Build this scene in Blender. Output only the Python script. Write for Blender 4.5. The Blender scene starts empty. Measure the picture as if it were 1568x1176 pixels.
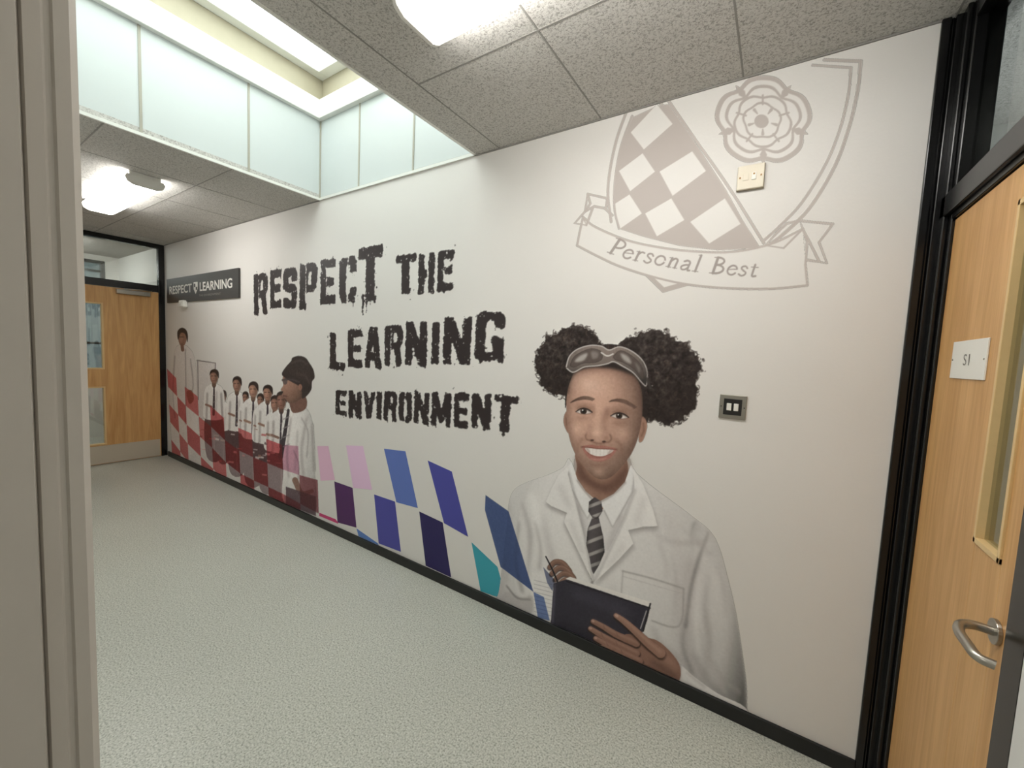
import bpy, bmesh, numpy as np, math, random
from mathutils import Vector, Matrix
random.seed(7); np.random.seed(7)
# ------------------------------------------------------------------ survey
# camera calibration of the photograph (metres, wall mural lies in plane Y=0)
FPX, TH, PHI, RHO = 620.96, .5768, .0746, .0461
ZC, D = 1.395, 1.765
H = 2.45; XL = -6.0; XR = .329; XD = .385; YF = -1.70
F0=np.array([-math.sin(TH),math.cos(TH),0]);R0=np.array([math.cos(TH),math.sin(TH),0]);Zv=np.array([0,0,1.])
CF=F0*math.cos(PHI)-Zv*math.sin(PHI);U0=F0*math.sin(PHI)+Zv*math.cos(PHI)
CR=R0*math.cos(RHO)+U0*math.sin(RHO);CU=-R0*math.sin(RHO)+U0*math.cos(RHO)
def W(P):
    """rectify survey points measured on the mural photograph -> metric wall coordinates (X,Z)"""
    P=np.atleast_2d(np.array(P,float))
    r=CF+((P[:,0]-784)/FPX)[:,None]*CR+((588-P[:,1])/FPX)[:,None]*CU
    t=D/r[:,1]
    return np.stack([r[:,0]*t, ZC+r[:,2]*t],1)

# ------------------------------------------------------------------ materials
def lin(c):
    c=np.array(c,float)/255.
    return np.where(c<=.04045,c/12.92,((c+.055)/1.055)**2.4)
def newmat(name):
    m=bpy.data.materials.new(name);m.use_nodes=True
    return m,m.node_tree.nodes,m.node_tree.links,m.node_tree.nodes['Principled BSDF']
def mat(name,col,rough=.5,metal=0,bump=0,bscale=60,var=.0,spec=.5,emit=None,estr=0):
    m,n,l,b=newmat(name)
    c=list(lin(col))+[1]
    b.inputs['Base Color'].default_value=c;b.inputs['Roughness'].default_value=rough
    b.inputs['Metallic'].default_value=metal;b.inputs['Specular IOR Level'].default_value=spec
    if emit is not None:
        b.inputs['Emission Color'].default_value=list(lin(emit))+[1];b.inputs['Emission Strength'].default_value=estr
    tc=n.new('ShaderNodeTexCoord')
    nz=n.new('ShaderNodeTexNoise');nz.inputs['Scale'].default_value=bscale;nz.inputs['Detail'].default_value=4
    l.new(tc.outputs['Object'],nz.inputs['Vector'])
    if var>0:
        mx=n.new('ShaderNodeMixRGB');mx.inputs[1].default_value=[v*(1-var) for v in c[:3]]+[1]
        mx.inputs[2].default_value=[min(1,v*(1+var)) for v in c[:3]]+[1]
        l.new(nz.outputs['Fac'],mx.inputs[0]);l.new(mx.outputs[0],b.inputs['Base Color'])
    if bump>0:
        bp=n.new('ShaderNodeBump');bp.inputs['Strength'].default_value=bump;bp.inputs['Distance'].default_value=.004
        l.new(nz.outputs['Fac'],bp.inputs['Height']);l.new(bp.outputs[0],b.inputs['Normal'])
    return m
WALLC=(214,208,203)
WALB=(226,222,218)
M_wall=mat('wall_vinyl',WALB,.5,bump=.08,bscale=90,spec=.35)
M_paint=mat('white_paint',(220,219,215),.5,bump=.05,bscale=40)
M_black=mat('black_gloss_paint',(14,14,15),.25,bump=.03,bscale=30)
M_blackm=mat('black_skirting',(20,20,20),.4)
M_jamb=mat('jamb_paint',(182,176,167),.4,bump=.12,bscale=25,var=.03)
M_white=mat('white_plastic',(235,233,226),.35)
M_cream=mat('cream_plate',(226,216,196),.4)
M_steel=mat('brushed_steel',(170,165,155),.3,metal=.9)
M_dark=mat('dark_plastic',(30,28,27),.4)
M_sign=mat('sign_panel',(58,55,54),.5,var=.05)
M_signtxt=mat('sign_lettering',(225,222,216),.5)
M_panel=mat('skylight_lining_panel',(206,212,211),.35,var=.02,bscale=3)
M_curb=mat('skylight_curb_white',(232,232,226),.4)
M_beige=mat('skylight_upstand',(180,172,150),.6,bump=.1,bscale=20,var=.05)
M_seal=mat('panel_joint_strip',(172,168,154),.5)
M_tbar=mat('ceiling_tile_joint',(142,139,134),.6)
M_lamphouse=mat('lamp_housing',(232,230,224),.4)
M_lamp=mat('lamp_diffuser',(250,248,242),.4,emit=(252,251,246),estr=18)
M_ledge=mat('pale_oak_bead',(220,188,135),.4,var=.05)
M_kick=mat('kick_plate',(200,190,172),.35,metal=.2)

def m_ceiling():
    m,n,l,b=newmat('mineral_fibre_tile')
    tc=n.new('ShaderNodeTexCoord')
    nz=n.new('ShaderNodeTexNoise');nz.inputs['Scale'].default_value=135;nz.inputs['Detail'].default_value=3;nz.inputs['Distortion'].default_value=1.0
    l.new(tc.outputs['Object'],nz.inputs['Vector'])
    cr=n.new('ShaderNodeValToRGB');cr.color_ramp.elements[0].position=.36;cr.color_ramp.elements[1].position=.52
    cr.color_ramp.elements[0].color=list(lin((158,155,150)))+[1];cr.color_ramp.elements[1].color=list(lin((204,201,196)))+[1]
    l.new(nz.outputs['Fac'],cr.inputs[0]);l.new(cr.outputs[0],b.inputs['Base Color'])
    b.inputs['Roughness'].default_value=.9;b.inputs['Specular IOR Level'].default_value=.1
    bp=n.new('ShaderNodeBump');bp.inputs['Strength'].default_value=.5;bp.inputs['Distance'].default_value=.003
    l.new(nz.outputs['Fac'],bp.inputs['Height']);l.new(bp.outputs[0],b.inputs['Normal'])
    return m
M_ceil=m_ceiling()
def m_floor():
    m,n,l,b=newmat('speckled_vinyl_floor')
    tc=n.new('ShaderNodeTexCoord')
    a=n.new('ShaderNodeTexNoise');a.inputs['Scale'].default_value=150;a.inputs['Detail'].default_value=2
    c=n.new('ShaderNodeTexVoronoi');c.inputs['Scale'].default_value=105
    c2=n.new('ShaderNodeTexVoronoi');c2.inputs['Scale'].default_value=88
    g=n.new('ShaderNodeTexNoise');g.inputs['Scale'].default_value=1.2;g.inputs['Detail'].default_value=3
    mp=n.new('ShaderNodeMapping');mp.inputs['Location'].default_value=(3.3,1.7,.4)
    l.new(tc.outputs['Object'],mp.inputs['Vector']);l.new(mp.outputs[0],c2.inputs['Vector'])
    for x in(a,c,g):l.new(tc.outputs['Object'],x.inputs['Vector'])
    cr=n.new('ShaderNodeValToRGB');e=cr.color_ramp.elements
    e[0].position=.32;e[0].color=list(lin((150,151,141)))+[1];e[1].position=.64;e[1].color=list(lin((208,208,198)))+[1]
    x=e.new(.46);x.color=list(lin((186,187,176)))+[1]
    l.new(a.outputs['Fac'],cr.inputs[0])
    def fleck(v,col,prev,hi,amt):
        r=n.new('ShaderNodeValToRGB');r.color_ramp.elements[0].position=hi*.6;r.color_ramp.elements[0].color=(amt,amt,amt,1)
        r.color_ramp.elements[1].position=hi;r.color_ramp.elements[1].color=(0,0,0,1)
        l.new(v.outputs['Distance'],r.inputs[0])
        x=n.new('ShaderNodeMixRGB');x.inputs[2].default_value=list(lin(col))+[1]
        l.new(r.outputs[0],x.inputs[0]);l.new(prev,x.inputs[1]);return x.outputs[0]
    o1=fleck(c,(228,228,220),cr.outputs[0],.22,.9)
    o2=fleck(c2,(112,112,102),o1,.17,.75)
    m2=n.new('ShaderNodeMixRGB');m2.blend_type='MULTIPLY';m2.inputs[0].default_value=.16
    l.new(o2,m2.inputs[1]);l.new(g.outputs['Fac'],m2.inputs[2])
    l.new(m2.outputs[0],b.inputs['Base Color'])
    b.inputs['Roughness'].default_value=.36;b.inputs['Specular IOR Level'].default_value=.45
    bp=n.new('ShaderNodeBump');bp.inputs['Strength'].default_value=.08;bp.inputs['Distance'].default_value=.0015
    l.new(a.outputs['Fac'],bp.inputs['Height']);l.new(bp.outputs[0],b.inputs['Normal'])
    return m
M_floor=m_floor()
def m_oak(name,dark,light):
    m,n,l,b=newmat(name)
    tc=n.new('ShaderNodeTexCoord');mp=n.new('ShaderNodeMapping');mp.inputs['Scale'].default_value=(6,6,.5)
    l.new(tc.outputs['Object'],mp.inputs['Vector'])
    nz=n.new('ShaderNodeTexNoise');nz.inputs['Scale'].default_value=3;nz.inputs['Detail'].default_value=5;nz.inputs['Distortion'].default_value=1.5
    l.new(mp.outputs[0],nz.inputs['Vector'])
    m2=n.new('ShaderNodeMapping');m2.inputs['Scale'].default_value=(190,190,6);l.new(tc.outputs['Object'],m2.inputs['Vector'])
    n2=n.new('ShaderNodeTexNoise');n2.inputs['Scale'].default_value=1;n2.inputs['Detail'].default_value=3;l.new(m2.outputs[0],n2.inputs['Vector'])
    ad=n.new('ShaderNodeMath');ad.operation='MULTIPLY_ADD';ad.inputs[1].default_value=.5;l.new(n2.outputs['Fac'],ad.inputs[0]);l.new(nz.outputs['Fac'],ad.inputs[2])
    cr=n.new('ShaderNodeValToRGB');e=cr.color_ramp.elements
    e[0].position=.45;e[0].color=list(lin(dark))+[1];e[1].position=.95;e[1].color=list(lin(light))+[1]
    l.new(ad.outputs[0],cr.inputs[0]);l.new(cr.outputs[0],b.inputs['Base Color'])
    b.inputs['Roughness'].default_value=.4
    return m
M_oak=m_oak('oak_veneer',(188,138,80),(216,170,112))
def m_glass(name,tint,mixf=.12,tr=(.9,.93,.92)):
    m=bpy.data.materials.new(name);m.use_nodes=True;n=m.node_tree.nodes;l=m.node_tree.links
    n.remove(n['Principled BSDF']);o=n['Material Output']
    t=n.new('ShaderNodeBsdfTransparent');t.inputs[0].default_value=list(tr)+[1]
    g=n.new('ShaderNodeBsdfGlossy');g.inputs['Roughness'].default_value=.03
    g.inputs['Color'].default_value=list(tint)+[1]
    x=n.new('ShaderNodeMixShader');x.inputs[0].default_value=mixf
    l.new(t.outputs[0],x.inputs[1]);l.new(g.outputs[0],x.inputs[2]);l.new(x.outputs[0],o.inputs[0])
    return m
M_glass=m_glass('window_glass',(.9,.95,.93))
M_skyglass=m_glass('rooflight_glazing',(.9,.95,.93),.06,(.93,.95,.92))
M_tint=m_glass('sky_dimming_glass',(.9,.95,.93),.1,(.17,.19,.19))  # dark tint added to hold down the sky's brightness through the lobby window
# printed vinyl: colours stored per vertex
def m_print():
    m,n,l,b=newmat('printed_vinyl')
    a=n.new('ShaderNodeAttribute');a.attribute_name='Col'
    l.new(a.outputs['Color'],b.inputs['Base Color']);l.new(a.outputs['Alpha'],b.inputs['Alpha'])
    b.inputs['Roughness'].default_value=.5;b.inputs['Specular IOR Level'].default_value=.35
    return m
M_print=m_print()
KALB=lin(WALB)/lin(WALLC)

# ------------------------------------------------------------------ mesh helpers
def link(o,parent=None):
    bpy.context.scene.collection.objects.link(o)
    if parent:o.parent=parent
    return o
def empty(name,loc=(0,0,0)):
    e=bpy.data.objects.new(name,None);e.empty_display_size=.1;return link(e)
def boxes(name,lst,m,parent=None,bevel=0):
    bm=bmesh.new()
    for b in lst:
        x0,x1,y0,y1,z0,z1=b
        g=bmesh.ops.create_cube(bm,size=1)
        for v in g['verts']:
            v.co=Vector(((x0+x1)/2+v.co.x*(x1-x0),(y0+y1)/2+v.co.y*(y1-y0),(z0+z1)/2+v.co.z*(z1-z0)))
    me=bpy.data.meshes.new(name);bm.to_mesh(me);bm.free();me.materials.append(m)
    o=link(bpy.data.objects.new(name,me),parent)
    if bevel>0:
        md=o.modifiers.new('bevel','BEVEL');md.width=bevel;md.segments=2;md.limit_method='ANGLE'
    return o
def prism(name,prof,axis,a,b,m,parent=None,bevel=0,smooth=False):
    """extrude a 2D profile along axis (0:X,1:Y,2:Z) from a to b"""
    bm=bmesh.new()
    def p(u,v,w):
        return {0:(w,u,v),1:(u,w,v),2:(u,v,w)}[axis]
    A=[bm.verts.new(p(u,v,a)) for u,v in prof];B=[bm.verts.new(p(u,v,b)) for u,v in prof]
    n=len(prof)
    for i in range(n):bm.faces.new((A[i],A[(i+1)%n],B[(i+1)%n],B[i]))
    bm.faces.new(A[::-1]);bm.faces.new(B)
    bmesh.ops.recalc_face_normals(bm,faces=bm.faces)
    me=bpy.data.meshes.new(name);bm.to_mesh(me);bm.free();me.materials.append(m)
    o=link(bpy.data.objects.new(name,me),parent)
    if bevel>0:
        md=o.modifiers.new('bevel','BEVEL');md.width=bevel;md.segments=2;md.limit_method='ANGLE'
    return o
def tube(name,pts,r,m,parent=None):
    cu=bpy.data.curves.new(name,'CURVE');cu.dimensions='3D';cu.bevel_depth=r;cu.bevel_resolution=4;cu.use_fill_caps=True
    s=cu.splines.new('BEZIER');s.bezier_points.add(len(pts)-1)
    for i,p in enumerate(pts):
        s.bezier_points[i].co=p;s.bezier_points[i].handle_left_type=s.bezier_points[i].handle_right_type='AUTO'
    cu.materials.append(m)
    return link(bpy.data.objects.new(name,cu),parent)
def textmesh(name,txt,fn,m,parent=None,shear=0,offset=0,spacing=1):
    """flat lettering; fn maps (t in 0..1 along text, s in 0..1 cap-height) -> xyz"""
    cu=bpy.data.curves.new(name+'_src','FONT');cu.body=txt;cu.shear=shear;cu.offset=offset;cu.space_character=spacing
    o=bpy.data.objects.new(name+'_src',cu);bpy.context.scene.collection.objects.link(o)
    dg=bpy.context.evaluated_depsgraph_get();dg.update()
    me=bpy.data.meshes.new_from_object(o.evaluated_get(dg));bpy.data.objects.remove(o)
    bm=bmesh.new();bm.from_mesh(me);
    bmesh.ops.subdivide_edges(bm,edges=[e for e in bm.edges if e.calc_length()>.12],cuts=2)
    xs=[v.co.x for v in bm.verts];x0,x1=min(xs),max(xs)
    for v in bm.verts:v.co=Vector(fn((v.co.x-x0)/(x1-x0),v.co.y/.7))
    bm.to_mesh(me);bm.free();me.name=name;me.materials.clear();me.materials.append(m)
    return link(bpy.data.objects.new(name,me),parent)

# ------------------------------------------------------------------ room shell
YB=-3.9
boxes('floor',[(XL-3.5,3.0,YB,.02,-.06,0)],M_floor)
boxes('wall_back',[(XL-.1,XR,0,.12,-.05,H+.02)],M_wall)
SX0,SX1,SY0=-2.90,-1.44,-1.60
XRO=.5
boxes('ceiling',[(XL-.05,SX0,YF-.1,.12,H,H+.04),(SX1,XRO,YF-.1,.12,H,H+.04),(SX0,SX1,YF-.1,SY0,H,H+.04)],M_ceil)
jl=[]
for x in(-1.29,-.74,-.19,.36,-3.45,-4.02,-4.60,-5.17,-5.74):jl.append((x-.003,x+.003,YF,-.001,H-.0012,H+.001))
for y in(-.57,-1.14):
    jl.append((XL,SX0,y-.003,y+.003,H-.0014,H+.001));jl.append((-1.29,XR+.05,y-.003,y+.003,H-.0014,H+.001))
boxes('trim_ceiling_grid',jl,M_tbar)
boxes('trim_wall_ceiling_gap',[(XL,SX0,-.006,-.0005,H-.006,H-.0005),(SX1,XR,-.006,-.0005,H-.006,H-.0005)],M_tbar)
boxes('baseboard_back',[(XL+.05,XR,-.014,-.0005,0,.058)],M_blackm,bevel=.002)
# wall opposite the mural with the doorway the picture is taken from
DX0,DX1=-.45,.36
boxes('wall_front',[(XL-.1,DX0-.03,YF-.12,YF,-.02,H),(DX1+.03,XRO,YF-.12,YF,-.02,H),(DX0-.03,DX1+.03,YF-.12,YF,2.08,H)],M_paint)
# jamb of near doorway: moulded profile
yj=-D+.0848
prof=[(DX0-.08,yj-.004),(DX0-.004,yj-.0005),(DX0,yj-.005),(DX0+.0005,yj-.013),(DX0-.0015,yj-.0145),(DX0-.001,yj-.0175),(DX0+.0005,yj-.019),
      (DX0+.001,yj-.0275),(DX0-.002,yj-.029),(DX0+.004,yj-.031),(DX0+.013,yj-.032),(DX0+.014,yj-.16),(DX0-.08,yj-.16)]
jm=empty('doorway_frame')
prism('jamb_left',prof,2,0,2.08,M_jamb,jm)
boxes('jamb_right',[(DX1,DX1+.03,YF-.13,YF+.005,0,2.08)],M_jamb,jm,.002)
boxes('head',[(DX0,DX1,YF-.13,YF+.005,2.05,2.08)],M_jamb,jm,.002)

# ------------------------------------------------------------------ skylight
sk=empty('skylight')
ZT=3.0
boxes('lining_far',[(SX0-.03,SX0,SY0,0,H+.04,ZT)],M_panel,sk)
boxes('lining_near',[(SX1,SX1+.03,SY0,0,H+.04,ZT)],M_panel,sk)
boxes('lining_back',[(SX0-.03,SX1+.03,0,.03,H+.021,ZT)],M_panel,sk)
boxes('lining_front',[(SX0-.03,SX1+.03,SY0-.03,SY0,H+.04,ZT)],M_panel,sk)
js=[]
for y in(-.48,-1.0,-1.5):
    js+=[(SX0,SX0+.004,y-.006,y+.006,H,ZT),(SX1-.004,SX1,y-.006,y+.006,H,ZT)]
for x in(-2.45,-1.93):
    js+=[(x-.006,x+.006,-.004,0,H,ZT),(x-.006,x+.006,SY0,SY0+.004,H,ZT)]
js+=[(SX0,SX0+.008,-.008,0,H,ZT)]
boxes('joint_strips',js,M_seal,sk)
e=.012
boxes('lower_trim',[(SX0-.001,SX0+e,SY0,0,H-.004,H+.012),(SX1-e,SX1+.001,SY0,0,H-.004,H+.012),(SX0,SX1,-e,-.0005,H-.004,H+.012)],M_curb,sk)
c=.035
boxes('white_curb',[(SX0-.1,SX0+c,SY0-.1,.1,ZT,ZT+.13),(SX1-c,SX1+.1,SY0-.1,.1,ZT,ZT+.13),(SX0+c,SX1-c,-c,.1,ZT,ZT+.13),(SX0+c,SX1-c,SY0-.1,SY0+c,ZT,ZT+.13)],M_curb,sk,.004)
boxes('upstand',[(SX0-.1,SX0-.02,SY0-.1,.1,ZT+.131,ZT+.30),(SX1+.02,SX1+.1,SY0-.1,.1,ZT+.131,ZT+.30),(SX0-.02,SX1+.02,.02,.1,ZT+.131,ZT+.30),(SX0-.02,SX1+.02,SY0-.1,SY0-.02,ZT+.131,ZT+.30)],M_beige,sk,.003)
c=.05
boxes('glazing_frame',[(SX0-.1,SX0+c,SY0-.1,.1,ZT+.30,ZT+.36),(SX1-c,SX1+.1,SY0-.1,.1,ZT+.30,ZT+.36),(SX0+c,SX1-c,-c,.1,ZT+.30,ZT+.36),(SX0+c,SX1-c,SY0-.1,SY0+c,ZT+.30,ZT+.36)],M_curb,sk,.004)
boxes('glazing',[(SX0-.05,SX1+.05,SY0-.05,.05,ZT+.365,ZT+.37)],M_skyglass,sk)

# ------------------------------------------------------------------ ceiling lights
def lamp(x0,x1,yc,w=.2):
    e=empty('ceiling_light_fixture')
    boxes('housing',[(x0,x1,yc-w/2+.02,yc+w/2-.02,H-.03,H-.0005)],M_lamphouse,e,.003)
    h=w/2
    pr=[(yc-h+.01,H-.022),(yc-h,H-.04),(yc-h+.012,H-.068),(yc-h+.04,H-.082),(yc+h-.04,H-.082),(yc+h-.012,H-.068),(yc+h,H-.04),(yc+h-.01,H-.022)]
    prism('diffuser',pr,0,x0+.012,x1-.012,M_lamp,e,.003)
    pe=[(yc+(u-yc)*1.02,H-(H-v)*1.02) for u,v in pr]
    prism('end_cap_a',pe,0,x0-.004,x0+.012,M_lamphouse,e,.003);prism('end_cap_b',pe,0,x1-.012,x1+.004,M_lamphouse,e,.003)
    return e
lamp(-1.01,.17,-.84,.2)
lamp(-4.63,-3.55,-.81,.2)

# ------------------------------------------------------------------ left end screen (wall_left) + doors
zt=1.91
fr=boxes('wall_left',[(XL-.06,XL,-.055,-.0005,0,H-.001),(XL-.06,XL,YF,YF+.05,0,H-.001),(XL-.06,XL,YF+.05,-.055,H-.05,H-.001),
   (XL-.06,XL,YF+.05,-.055,zt,zt+.075),(XL-.06,XL,-.78,-.74,zt+.075,H-.05)],M_black,bevel=.003)
boxes('window_1',[(XL-.035,XL-.029,YF+.05,-.055,zt+.075,H-.05)],M_glass)
def leaf(name,y0,y1,x,py0,py1,handed):
    """door leaf in plane X=x, opening panels py0..py1"""
    d=empty(name);x0,x1=x-.045,x-.005
    boxes('leaf',[(x0,x1,py1,y1,.005,zt-.004),(x0,x1,y0,py0,.005,zt-.004),(x0,x1,py0,py1,1.73,zt-.004),(x0,x1,py0,py1,.845,1.03),(x0,x1,py0,py1,.005,.215)],M_oak,d,.001)
    bd=[]
    for za,zb in((1.03,1.73),(.215,.845)):
        bd+=[(x0-.004,x1+.006,py1-.014,py1,za,zb),(x0-.004,x1+.006,py0,py0+.014,za,zb),(x0-.004,x1+.006,py0+.014,py1-.014,za,za+.014),(x0-.004,x1+.006,py0+.014,py1-.014,zb-.014,zb)]
        boxes('vision_glass',[(x-.028,x-.022,py0+.01,py1-.01,za+.01,zb-.01)],M_glass,d)
    boxes('glazing_bead',bd,M_ledge,d,.001)
    boxes('kick_plate',[(x1,x1+.002,y0+.01,y1-.01,.01,.205)],M_kick,d)
    return d
d1=leaf('door_1',-.96,-.058,XL,-.72,-.52,1)
boxes('door_closer',[(XL-.005,XL+.045,-.42,-.14,1.845,1.895)],M_steel,d1,.006)
tube('closer_arm',[(XL+.03,-.36,1.9),(XL+.05,-.26,1.905),(XL+.01,-.12,1.908)],.006,M_steel,d1)
d2=leaf('door_2',YF+.052,-.965,XL,-1.2,-1.02,-1)
# lobby beyond the end screen, closed by a black-framed glazed screen
bx0=XL-1.7
boxes('wall_corridor_beyond',[(bx0,XL-.1,.0,.1,-.02,H),(bx0,XL-.1,YF-.1,YF,-.02,H),(bx0-.1,bx0,YF-.1,-1.30,-.02,H),(bx0-.1,bx0,-.14,.1,-.02,H),(bx0-.1,bx0,-1.30,-.14,-.02,.75),(bx0-.1,bx0,-1.30,-.14,2.38,H)],M_paint)
boxes('ceiling_beyond',[(bx0-.1,XL-.05,YF-.1,.1,H,H+.04)],M_ceil)
wf=[(bx0-.06,bx0+.01,-1.30,-1.26,.75,2.38),(bx0-.06,bx0+.01,-.18,-.14,.75,2.38),(bx0-.06,bx0+.01,-1.26,-.18,2.34,2.38),(bx0-.06,bx0+.01,-1.26,-.18,.75,.79)]
for y in(-.90,-.52):wf.append((bx0-.06,bx0+.01,y-.018,y+.018,.79,2.34))
for z in(1.28,2.24):wf.append((bx0-.058,bx0+.008,-1.26,-.18,z-.015,z+.015))
boxes('window_2',wf,M_black,bevel=.002)
boxes('window_4',[(bx0-.03,bx0-.025,-1.27,-.17,.76,2.37)],M_tint)
lamp(XL-1.45,XL-.45,-.75,.2)
nb=empty('notice_board')
boxes('board',[(XL-1.5,XL-.35,-.02,-.001,1.1,1.9)],mat('felt_board',(70,72,80),.9),nb,.002)
boxes('papers',[(XL-1.4,XL-1.15,-.024,-.02,1.5,1.85),(XL-1.05,XL-.8,-.024,-.02,1.45,1.8),(XL-.7,XL-.45,-.024,-.02,1.2,1.55)],M_signtxt,nb)

# ------------------------------------------------------------------ right end: post, frame, door
boxes('trim_black_corner_post',[(XR,XR+.022,-.010,.06,0,H-.001),(XR+.022,XR+.03,-.002,.06,0,H-.001),(XR+.03,XD,-.012,.06,0,H-.001)],M_black,bevel=.003)
YD0,YD1=-.67,-.075
fb=[(XD,XD+.06,YD1,-.0,0,H-.001),(XD-.012,XD,YD1+.025,-.012,0,H-.001),(XD,XD+.06,YD0-.07,YD0,0,H-.001),(XD,XD+.06,YD0,YD1,1.84,1.935),(XD-.012,XD,YD0-.07,-.012,1.855,1.92),
    (XD,XD+.06,YD0,YD1,H-.06,H-.001)]
boxes('trim_door_frame_black',fb,M_black,bevel=.003)
boxes('wall_right',[(XD,XD+.1,YF,YD0-.07,-.02,H)],M_paint)
boxes('window_3',[(XD+.025,XD+.031,YD0,YD1,1.935,H-.06)],m_glass('fanlight_glass',(.9,.93,.9),.12,(.55,.57,.56)))
rd=empty('door_3');x0,x1=XD+.008,XD+.05;va,vb=-.60,-.475
boxes('leaf',[(x0,x1,vb,YD1-.003,.006,1.836),(x0,x1,YD0+.003,va,.006,1.836),(x0,x1,va,vb,1.76,1.836),(x0,x1,va,vb,.006,1.03)],M_oak,rd,.001)
q0=x0-.004
boxes('glazing_bead',[(q0,x1,vb-.010,vb,1.03,1.76),(q0,x1,va,va+.010,1.03,1.76),(q0,x1,va,vb,1.03,1.042),(q0,x1,va,vb,1.748,1.76)],M_ledge,rd,.001)
boxes('vision_glass',[(x0+.010,x0+.016,va+.008,vb-.008,1.04,1.75)],m_glass('wired_vision_glass',(.9,.93,.9),.25,(.7,.73,.7)),rd)
tube('lever_handle',[(x0,-.622,.905),(x0-.040,-.624,.906),(x0-.056,-.640,.904),(x0-.056,-.690,.894),(x0-.048,-.712,.888),(x0-.03,-.718,.886)],.0085,M_steel,rd)
prism('handle_rose',[(-.622+.024*math.cos(a),.905+.024*math.sin(a)) for a in np.linspace(0,2*math.pi,24,endpoint=False)],0,x0-.007,x0,M_steel,rd,.001)
sg=empty('door_number_sign')
boxes('plate',[(x0-.004,x0-.0002,-.42,-.205,1.384,1.480)],M_white,sg,.001)
textmesh('number','S1',lambda t,s:(x0-.0046,-.290-.038*t,1.418+.028*s),mat('sign_ink',(120,115,110),.6),sg)
boxes('screws',[(x0-.0052,x0-.004,-.216,-.212,1.43,1.434),(x0-.0052,x0-.004,-.413,-.409,1.43,1.434)],M_steel,sg)
# room beyond the right door
boxes('wall_room_beyond',[(3.0,3.1,-3.2,1.2,0,1.0),(3.0,3.1,-3.2,1.2,1.0,2.6),(XD+.06,3.0,1.2,1.3,0,2.6),(XD+.1,3.0,-3.3,-3.2,0,2.6)],M_paint)
boxes('ceiling_room_beyond',[(XD+.06,3.1,-3.3,1.3,2.6,2.64)],M_ceil)
boxes('floor_room_beyond',[(XD+.06,3.0,.02,1.3,-.06,0)],M_floor)

# ------------------------------------------------------------------ room behind the viewpoint
boxes('wall_side_room',[(-2.6,-2.5,YB,YF-.12,0,H),(XRO-.1,XRO,YB,YF-.12,0,H),(-2.6,XRO,YB-.1,YB,0,H)],M_paint)
boxes('ceiling_side_room',[(-2.6,XRO,YB-.1,YF-.1,H,H+.04)],M_ceil)
lamp(-1.2,-.1,-2.6,.2)  # added fixture, out of view, lights the unseen side room

# ------------------------------------------------------------------ painter for printed wall graphics (metric wall space)
def gk(a,s):
    r=int(3*s)+1;k=np.exp(-np.arange(-r,r+1)**2/(2.*s*s));k/=k.sum()
    for ax in(0,1):
        o=np.zeros_like(a)
        n=a.shape[ax]
        for i,w in enumerate(k):
            d=i-r
            if abs(d)>=n:continue
            if ax==0:
                if d>=0:o[d:]+=w*a[:n-d]
                else:o[:d]+=w*a[-d:]
            else:
                if d>=0:o[:,d:]+=w*a[:,:n-d]
                else:o[:,:d]+=w*a[:,-d:]
        a=o
    return a
def cr_closed(P,k=5):
    P=np.array(P,float);n=len(P);o=[]
    for i in range(n):
        a,b,c,d=P[i-1],P[i],P[(i+1)%n],P[(i+2)%n]
        for t in np.arange(k)/k:
            o.append(.5*((2*b)+(c-a)*t+(2*a-5*b+4*c-d)*t*t+(3*b-a-3*c+d)*t**3))
    return np.array(o)
def cr_open(P,k=6):
    P=np.array(P,float)
    if len(P)<3:return np.array([P[0]+(P[-1]-P[0])*t for t in np.linspace(0,1,5)])
    Q=np.vstack([2*P[0]-P[1],P,2*P[-1]-P[-2]]);o=[]
    for i in range(1,len(Q)-2):
        a,b,c,d=Q[i-1:i+3]
        for t in np.arange(k)/k:
            o.append(.5*((2*b)+(c-a)*t+(2*a-5*b+4*c-d)*t*t+(3*b-a-3*c+d)*t**3))
    o.append(P[-1]);return np.array(o)
def ell(cx,cy,rx,ry,rot=0,n=28):
    t=np.arange(n)/n*2*math.pi;x=rx*np.cos(t);y=ry*np.sin(t);c,s=math.cos(rot),math.sin(rot)
    return np.stack([cx+x*c-y*s,cy+x*s+y*c],1)
def strokepoly(P,w,smooth=True):
    P=cr_open(P) if smooth else np.array(P,float)
    if not smooth and len(P)==2:P=np.array([P[0]+(P[1]-P[0])*t for t in np.linspace(0,1,4)])
    T=np.gradient(P,axis=0);T/=np.linalg.norm(T,axis=1)[:,None]+1e-9
    N=np.stack([-T[:,1],T[:,0]],1)
    if np.isscalar(w):w=[w,w]
    ww=np.interp(np.linspace(0,1,len(P)),np.linspace(0,1,len(w)),w)[:,None]/2
    L=P+N*ww;R=P-N*ww
    def cap(c,n,t,r):
        return np.array([c+n*math.cos(a)*r+t*math.sin(a)*r for a in np.linspace(.3,math.pi-.3,5)])
    return np.vstack([L,cap(P[-1],N[-1],T[-1],ww[-1,0]),R[::-1],cap(P[0],-N[0],-T[0],ww[0,0])])
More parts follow.
